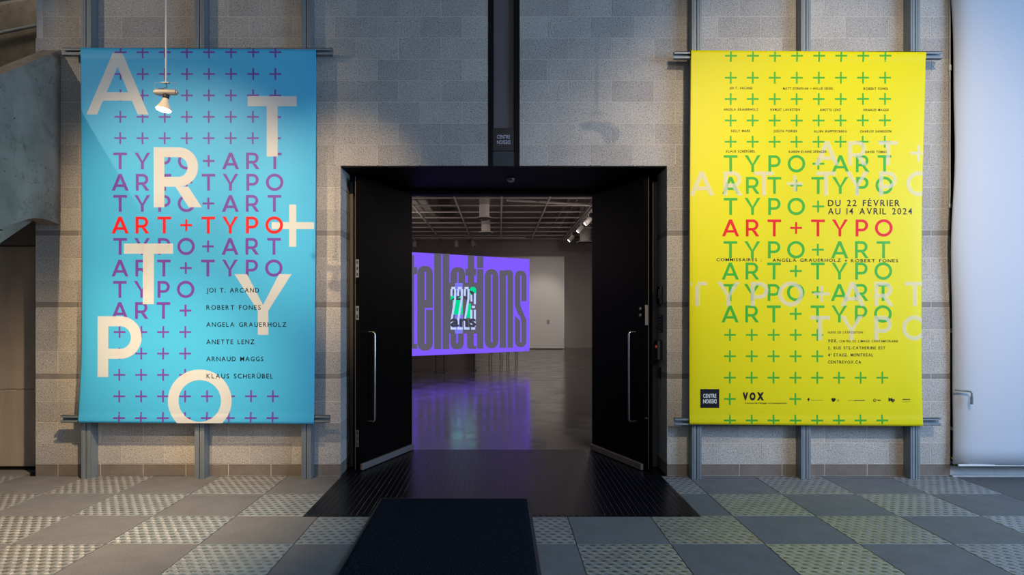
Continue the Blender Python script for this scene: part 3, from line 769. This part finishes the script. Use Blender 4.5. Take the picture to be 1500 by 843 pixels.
# ---------------------------------------------------------------- sign box in the channel
sg = empty('sign', (wx(737.5), .0, wz(221)), 'small black sign box with white lettering in the channel above the doorway', 'sign')
boxo('sign_box', wx(722), wx(753), .003, .045, wz(221), wz(187.5), M['signblack'], sg, .002)
boxo('sign_frame', wx(720), wx(755), .012, .047, wz(222.3), wz(221.2), M['bluegrey'], sg)
bm = bmesh.new()
for q in text('CENTRE', 728, 747, 197.8, 5.4, .006)+text('DESIGN', 728, 747.3, 205.6, 5.4, .006, True):
    try: bm.faces.new([bm.verts.new((wx(p[0]), .0022, wz(p[1]))) for p in q])
    except ValueError: pass
bmesh.ops.recalc_face_normals(bm, faces=bm.faces[:])
obj('lettering', bm, M['signwhite'], sg)['kind'] = 'stuff'

# ---------------------------------------------------------------- pendant spotlights
def pendant(x, y, z, label, watts, aim=(-.13, -.12, -1)):
    """z = centre of the horizontal gear tube"""
    e = empty('pendant_spotlight', (x, y, z), label, 'lamp', 'spotlights hanging on thin rods')
    def o(nm, b, m, par=e, sm_=True): return obj(nm, b, m, par, (0, 0, 0), sm_)
    b = bmesh.new(); tube(b, [(0, 0, .062), (0, 0, 6.2-z)], .0058, 8); o('rod', b, M['lamp_rod'])
    b = bmesh.new(); tube(b, [(-.073, 0, .0), (-.073, 0, .062), (.073, 0, .062), (.073, 0, .0)], .0016, 6); box(b, -.022, .022, -.012, .012, .058, .064); o('yoke', b, M['lamp_metal'], e, False)
    b = bmesh.new(); tube(b, [(-.067, 0, 0), (.067, 0, -.002)], .0195, 16)
    tube(b, [(-.078, 0, 0), (-.068, 0, 0)], .012, 10); tube(b, [(.068, 0, -.004), (.078, 0, -.004)], .012, 10); o('gear_tube', b, M['lamp_metal'])
    b = bmesh.new(); tube(b, [(0, 0, .06), (.006, -.008, .045), (.012, -.010, .03), (-.01, -.012, .021), (-.045, -.01, .021)], .0028, 6); o('cable', b, M['dark'])
    tilt = Vector(aim).to_track_quat('-Z', 'Y').to_matrix().to_4x4()
    Mx = Matrix.Translation((.004, 0, -.012)) @ tilt
    b = bmesh.new(); lathe(b, [(.014, 0), (.020, -.008), (.020, -.028), (.016, -.034)], 20, Mx); o('socket', b, M['dark'])
    b = bmesh.new(); lathe(b, [(.016, -.030), (.019, -.045), (.031, -.075), (.046, -.100), (.0495, -.107), (.047, -.109)], 24, Mx); bulb = o('bulb', b, M['bulb_glass'])
    b = bmesh.new(); lathe(b, [(.047, -.1085), (.045, -.113), (.033, -.117), (.015, -.119)], 24, Mx); o('lens', b, M['lens'], bulb)
    return e, Vector((x, y, z)), tilt
e, loc, tl = pendant(-2.20, -1.75, 1.5+(458-135)*.0045, 'lit reflector spotlight on a thin white rod in front of the blue banner', 60)
spot('pendant_beam', loc+Vector((-.03, -.07, -.16)), (-3.4, -1.3, 0), 500, WARM, 102, 1.0, .045)
pendant(1.50, -2.8, 3.53, 'spotlight on a rod above the picture whose blurred shadow lies over the doorway', 0, (.55, .8, -.45))

# ================================================================== THE GALLERY
def st_(o): o['kind'] = 'structure'; return o
GX0, GX1, GY0, GY1, GZ = -4.12, 4.45, 1.32, 22.75, 5.7
st_(boxo('gallery_floor', GX0, GX1, 1.19, GY1, -.08, 0, M['gfloor']))
st_(boxo('wall_back', GX0, GX1, GY1, GY1+.1, 0, GZ, M['gwall']))
st_(boxo('wall_gallery_left', GX0-.1, GX0, 1.3, GY1, 0, GZ, M['gwall']))
st_(boxo('wall_gallery_right', GX1, GX1+.1, 1.3, GY1, 0, GZ, M['gwall']))
bm = bmesh.new(); box(bm, GX0, HX0-.03, 1.3, 1.4, 0, GZ); box(bm, HX1+.03, GX1, 1.3, 1.4, 0, GZ); box(bm, HX0-.03, HX1+.03, 1.3, 1.4, 2.8, GZ)
st_(obj('wall_gallery_front', bm, M['black']))
st_(boxo('ceiling_gallery', GX0, GX1, 1.3, GY1, GZ, GZ+.1, M['gceil']))
# joists under the slab
jt = empty('ceiling_joists', (0, 12, 5.5), kind='structure')
for i in range(20):
    y = 4+i*.97
    bm = bmesh.new(); box(bm, GX0, GX1, y-.04, y+.04, 5.32, 5.36); box(bm, GX0, GX1, y-.01, y+.01, 5.36, 5.66); box(bm, GX0, GX1, y-.06, y+.06, 5.66, 5.70)
    obj('joist', bm, M['gjoist'], jt)
gr = empty('pipe_grid', (0, 12, 4.5), 'grey painted pipe grid hanging below the gallery ceiling', 'grid')
for x in (-3.68, -2.43, -1.18, .05, 1.31, 2.58, 3.8):
    bm = bmesh.new(); tube(bm, [(x, 3, 4.5), (x, 22.7, 4.5)], .024, 8); obj('long_pipe', bm, M['gpipe'], gr, smooth=True)
for i in range(15):
    y = 4.3+1.25*i; bm = bmesh.new(); tube(bm, [(GX0+.01, y, 4.53), (GX1-.01, y, 4.53)], .024, 8); obj('cross_pipe', bm, M['gpipe'], gr, smooth=True)
for x, lb in ((2.05, 'grey painted conduit under the gallery ceiling, leftmost of the three'), (2.3, 'grey painted conduit under the gallery ceiling, middle one of the three'), (2.75, 'grey painted conduit under the gallery ceiling, rightmost of the three')):
    bm = bmesh.new(); tube(bm, [(x, 8, 4.85), (x, 22.7, 4.85)], .03, 8); tag(obj('conduit', bm, M['gjoist'], smooth=True), lb, 'conduit', 'conduits under the gallery ceiling')
bm = bmesh.new(); tube(bm, [(.2, 13.3, 4.72), (2.9, 13.7, 4.63), (4.4, 13.8, 4.60)], .04, 10)
tag(obj('sloping_pipe', bm, M['gpipe'], smooth=True), 'pale pipe sloping across the top of the gallery doorway view', 'pipe')
bm = bmesh.new(); box(bm, .1, 4.4, 10.9, 11.5, 4.92, 5.29, .02); tag(obj('air_duct', bm, M['gpipe']), 'wide pale rectangular air duct crossing at the top of the doorway view', 'duct')
bm = bmesh.new(); box(bm, -4.1, -2.1, 9, 19.5, 4.68, 5.29, .02)
for i in range(9): box(bm, -4.1, -2.09, 9.4+i*1.2, 9.46+i*1.2, 4.67, 5.30)
tag(obj('air_duct', bm, M['gduct']), 'large grey air duct with raised seams along the left of the gallery ceiling', 'duct')
def diffuser(x, y, z, R, lab):
    e = empty('round_diffuser', (x, y, z), lab, 'vent', 'round air diffusers')
    b = bmesh.new(); lathe(b, [(R*.62, 5.70-z), (R*.62, .03), (R, .0), (R*1.0, -.015)], 24); obj('drop_duct', b, M['gpipe'], e, (0, 0, 0), True)
    for k, s in enumerate((.78, .55, .3)):
        b = bmesh.new(); lathe(b, [(R*s, -.02-.02*k), (R*s*1.1, -.035-.02*k)], 24); obj('cone', b, M['dark'] if k % 2 == 0 else M['gjoist'], e, (0, 0, 0), True)
diffuser(-.415, 12.1, 1.5+(458-319)*.01835, .215, 'round air diffuser on the nearer drop duct left of the ceiling centre')
diffuser(-.46, 16.3, 4.15+.0, .24, 'round air diffuser on the farther drop duct left of the ceiling centre')
diffuser(3.15, 18.9, 4.1, .33, 'round air diffuser near the lit track lights at the right')
# track lights
def track(x, y0, y1, lb):
    bm = bmesh.new(); box(bm, x-.02, x+.02, y0, y1, 4.41, 4.455); tag(obj('light_track', bm, M['gpipe']), lb, 'track')
track(2.62, 8.5, 21.6, 'white light track hanging along the right of the gallery')
bm = bmesh.new(); box(bm, -4.0, 1.0, 20.55, 20.6, 4.42, 4.46); tag(obj('light_track', bm, M['gpipe']), 'white light track crossing in front of the back wall', 'track')
def track_head(x, y, z, aim, lit, lb):
    e = empty('track_spotlight', (x, y, z), lb, 'lamp', 'lit track spotlights' if lit else 'unlit track spotlights')
    d = Vector(aim).normalized(); q = d.to_track_quat('Z', 'Y').to_matrix().to_4x4()
    b = bmesh.new(); tube(b, [(0, 0, 0), (0, 0, -.12)], .012, 8); obj('stem', b, M['gpipe'], e, (0, 0, 0))
    b = bmesh.new(); lathe(b, [(.045, -.10), (.075, -.06), (.08, .14), (.07, .145)], 18, Matrix.Translation((0, 0, -.2)) @ q); obj('head', b, M['gpipe'], e, (0, 0, 0), True)
    b = bmesh.new(); lathe(b, [(.065, .14), (.05, .15)], 18, Matrix.Translation((0, 0, -.2)) @ q); obj('lens', b, M['lens2'] if lit else M['dark'], e, (0, 0, 0))
    return Vector((x, y, z-.2))+d*.2
for i, y in enumerate((11.9, 13.9, 15.8, 18.6)):
    p = track_head(2.62, y, 4.41, (-.55, .0, -.55), True, ('nearest', 'second nearest', 'third nearest', 'farthest')[i]+' of the four lit spotlights on the right gallery track')
    spot('gallery_spot', p, (1.9-.1*i, 21.5, 1.5), 140, (1, .93, .86), 50, .8, .05)
for x, y, lb in ((-3.35, 20.57, 'unlit white track spotlight at the left edge of the doorway view'), (-1.70, 20.57, 'unlit white track spotlight second from the left edge of the doorway view'), (-1.05, 20.57, 'unlit white track spotlight pointing sideways above the purple screen')):
    track_head(x, y, 4.42, (.35, -.2, -.8) if x > -1.3 else (0, .1, -1), False, lb)
# white display panel and label
dp = empty('display_panel', (1.2, 21.7, 0), 'white freestanding display wall panel standing behind the purple screen', 'panel')
boxo('board', -1.0, 2.63, 21.55, 21.85, .03, 3.78, M['panel'], dp, .005)
boxo('plinth', -.95, 2.58, 21.6, 21.8, 0, .03, M['black'], dp)
bm = bmesh.new(); X, Z = (803-CX)*.0278, 1.5+(458-472)*.0278
box(bm, X-.055, X+.055, 21.54, 21.549, Z-.09, Z+.09)
for i in range(5): box(bm, X-.04, X+.03+.01*(i % 2), 21.5385, 21.54, Z-.07+.03*i, Z-.06+.03*i)
tag(obj('wall_label', bm, M['print_label']), 'small grey printed label on the white display panel', 'label')
# ---------------------------------------------------------------- projection screen
sr = Vector(((775.5-CX)*.0186, 18.6-DW, 0)); sl = Vector(((606-CX)*.0165, 16.5-DW, 0)); sd = (sl-sr).normalized()
sn = Vector((-sd.y, sd.x, 0)); sn = sn if sn.y < 0 else -sn
camp = Vector((0, -DW, EYE))
def onscr(px, py, off=0):
    ray = Vector(((px-CX)/F, 1, (CY-py)/F)); p0 = sr+sn*off
    t = (p0-camp).dot(sn)/ray.dot(sn); return camp+ray*t
scr = empty('projection_screen', (sr.x, sr.y, 0), 'large glowing purple projection screen with tall grey lettering inside the gallery', 'screen')
ZT, ZB = 2.955, .445
left_end = sr+sd*5.35
bm = bmesh.new()
A, B_ = sr, left_end; back = -sn*.05
v = [bm.verts.new((p.x, p.y, z)) for p in (A, B_, B_+back, A+back) for z in (ZB, ZT)]
for f in ((0, 1, 3, 2), (2, 3, 5, 4), (4, 5, 7, 6), (6, 7, 1, 0), (1, 7, 5, 3), (0, 2, 4, 6)): bm.faces.new([v[i] for i in f])
bmesh.ops.recalc_face_normals(bm, faces=bm.faces[:])
for f in bm.faces: f.material_index = 0 if f.normal.dot(sn) > .9 else 1
o = obj('screen_surface', bm, M['scr_purple'], scr); o.data.materials.append(M['black'])
def glow(nm, polys, off, m):
    bm = bmesh.new()
    for q in polys:
        pts = [onscr(p[0], p[1], off) for p in q]
        try: bm.faces.new([bm.verts.new(p) for p in pts])
        except ValueError: pass
    bmesh.ops.recalc_face_normals(bm, faces=bm.faces[:])
    return obj(nm, bm, m, scr)
def U(x0, x1, y0, y1): return [(x0, y0), (x1, y0), (x1, y1), (x0, y1)]
def rr(x0, x1, y0, y1, r, tl=1, tr=1, br=1, bl_=1):
    out = []
    for (cx, cy, a, on) in ((x0+r, y0+r*1.3, PI, tl), (x1-r, y0+r*1.3, 1.5*PI, tr), (x1-r, y1-r*1.3, 0, br), (x0+r, y1-r*1.3, .5*PI, bl_)):
        if on: out += [(cx+r*math.cos(a+i*PI/12), cy+r*1.3*math.sin(a+i*PI/12)) for i in range(7)]
        else: out.append({0: (x0, y0), 1: (x1, y0), 2: (x1, y1), 3: (x0, y1)}[len([1])] if False else ((x0 if a in (PI, .5*PI) else x1), (y0 if a in (PI, 1.5*PI) else y1)))
    return out
g = []
# t (cut by the doorway), e, l, l
g += [U(600, 606.5, 374, 511), U(606.5, 611, 391.5, 402), U(606.5, 611, 504, 511.5)]
g += [rr(611.3, 634, 390, 452, 9, 1, 1, 0, 0), rr(611.3, 634, 452, 514, 9, 0, 0, 1, 1)]
g += [U(636, 646.2, 371.5, 512), U(648.3, 658.2, 372, 512)]
g += [rr(660, 681.3, 392, 416, 8, 1, 1, 0, 0), U(658.2, 708, 414.5, 489), rr(660, 679.3, 489, 512, 7, 0, 0, 1, 1)]
g += [U(685.3, 694.6, 374.5, 415), U(682, 697.3, 394, 404.3), rr(684.2, 694, 489, 511.5, 4, 0, 0, 0, 1), U(694, 697.3, 507, 511.5)]
g += [U(698.7, 708, 376, 393), U(698.7, 708, 394.6, 511)]
g += [rr(710, 730, 394.6, 510.5, 8.5)]
g += [U(731.8, 741, 396.5, 509.8), rr(741, 751.5, 396, 509.8, 5, 0, 1, 0, 0), U(746, 751.5, 420, 509.8)]
g += [rr(754.3, 771, 396.8, 441.5, 7, 1, 1, 0, 0), U(754.3, 762.2, 441.5, 449), [(754.3, 449), (762.2, 447), (771, 470), (771, 478), (763, 470)], U(763.8, 771, 474, 484), rr(754.3, 771, 463, 509, 7, 0, 0, 1, 1)]
for q in g: glow('letter_stroke', [q], .004, M['scr_grey'])
g = [U(622, 624.2, 398.5, 440), U(622, 634.2, 451.3, 454.3), U(622, 624.2, 454.3, 504)]
g += [U(669.6, 671.7, 399, 415), U(668.4, 671, 489, 503), U(658.2, 660, 489, 511)]
g += [rr(719.2, 721.4, 402, 502, 1), U(741.1, 743.5, 403.5, 510)]
g += [U(761.9, 764, 404, 441.5), U(762.3, 771.3, 441.5, 448.5), [(762.3, 448.5), (771.3, 448.5), (771.3, 470)], [(754, 450), (763.7, 472), (763.7, 475), (761.8, 475), (761.8, 462.5), (754, 462.5)], U(761.9, 764, 475, 502)]
for q in g: glow('letter_counter', [q], .008, M['scr_purple'])
glow('light_block', [U(666.5, 678, 415, 489)], .010, M['scr_mid'])
glow('green_block', [U(660, 676, 434, 440), U(663, 678, 440, 461), U(684, 690, 445, 466), rr(688, 697.5, 420.5, 432, 4, 1, 1, 0, 0)], .013, M['scr_green'])['kind'] = 'stuff'
dg = []
def rib(pts, w_):
    for (a, b) in zip(pts, pts[1:]):
        d_ = Vector((b[0]-a[0], b[1]-a[1])).normalized()*(.0); n_ = Vector((-(b[1]-a[1]), b[0]-a[0])).normalized()*w_/2
        # stroke widened horizontally only, as in a condensed face
        dg.append([(a[0]-w_/2, a[1]), (a[0]+w_/2, a[1]), (b[0]+w_/2, b[1]), (b[0]-w_/2, b[1])]) if abs(b[1]-a[1]) > abs(b[0]-a[0])*.6 else dg.append([(a[0]-w_/2*.9, a[1]-1.7), (b[0]+w_/2*.9, b[1]-1.7), (b[0]+w_/2*.9, b[1]+1.7), (a[0]-w_/2*.9, a[1]+1.7)])
for x in (659.8, 669.5, 679.3):
    rib([(x+1.6, 434), (x+1.6, 424)], 3); rib([(x+2.4, 422.3), (x+6, 422.3)], 2.4); rib([(x+6.9, 424), (x+6.9, 438), (x+1.6, 470), (x+1.6, 480)], 3); rib([(x+1.6, 481.6), (x+7, 481.6)], 3)
x = 689
rib([(x+6.6, 430), (x+6.6, 446)], 3); rib([(x+1.5, 454), (x+1.5, 479)], 3); rib([(x+6.6, 454), (x+6.6, 479)], 3); rib([(x+2.4, 481.6), (x+6, 481.6)], 2.6); rib([(x+3, 450), (x+6, 450)], 2); rib([(x+1.5, 432), (x+1.5, 442)], 3)
glow('light_digits', dg, .017, M['scr_light'])['kind'] = 'stuff'
glow('dark_word', text('ans', 659.6, 697.4, 462.5, 16, .03), .021, M['scr_dark'])['kind'] = 'stuff'
glow('dark_word', text('20', 661, 696, 426.5, 13, .03), .0155, M['scr_dark'])['kind'] = 'stuff'
for i, X in enumerate((638.3, 650.5, 694.6)):
    p = onscr(X, 520, -.02); bm = bmesh.new(); box(bm, p.x-.012, p.x+.012, p.y, p.y+.03, 0, ZB+.02)
    box(bm, p.x-.06, p.x+.06, p.y-.1, p.y+.1, 0, .012); obj('stand_leg', bm, M['dark'], scr)
# two low stools behind the screen (only their legs show below it)
for X, D, lb in ((726, 20.2, 'dark four-legged stool mostly hidden behind the screen, left of the pair'), (750, 20.4, 'dark stool mostly hidden behind the screen, right of the pair')):
    c = P(X, 500, D); e = empty('stool', (c.x, c.y, 0), lb, 'stool', 'stools behind the screen')
    w_ = .15 if X < 740 else .12
    for sx in (-1, 1):
        for sy in (-1, 1):
            b = bmesh.new(); tube(b, [(sx*w_*1.1+sy*.03, sy*w_, 0), (sx*w_*.9+sy*.03, sy*w_*.9, .66)], .010, 6); obj('leg', b, M['dark'], e, (0, 0, 0))
    b = bmesh.new(); lathe(b, [(w_*1.1, .66), (w_*1.2, .68), (w_*1.2, .70), (w_*1.1, .71)], 20); obj('seat', b, M['dark'], e, (0, 0, 0), True)
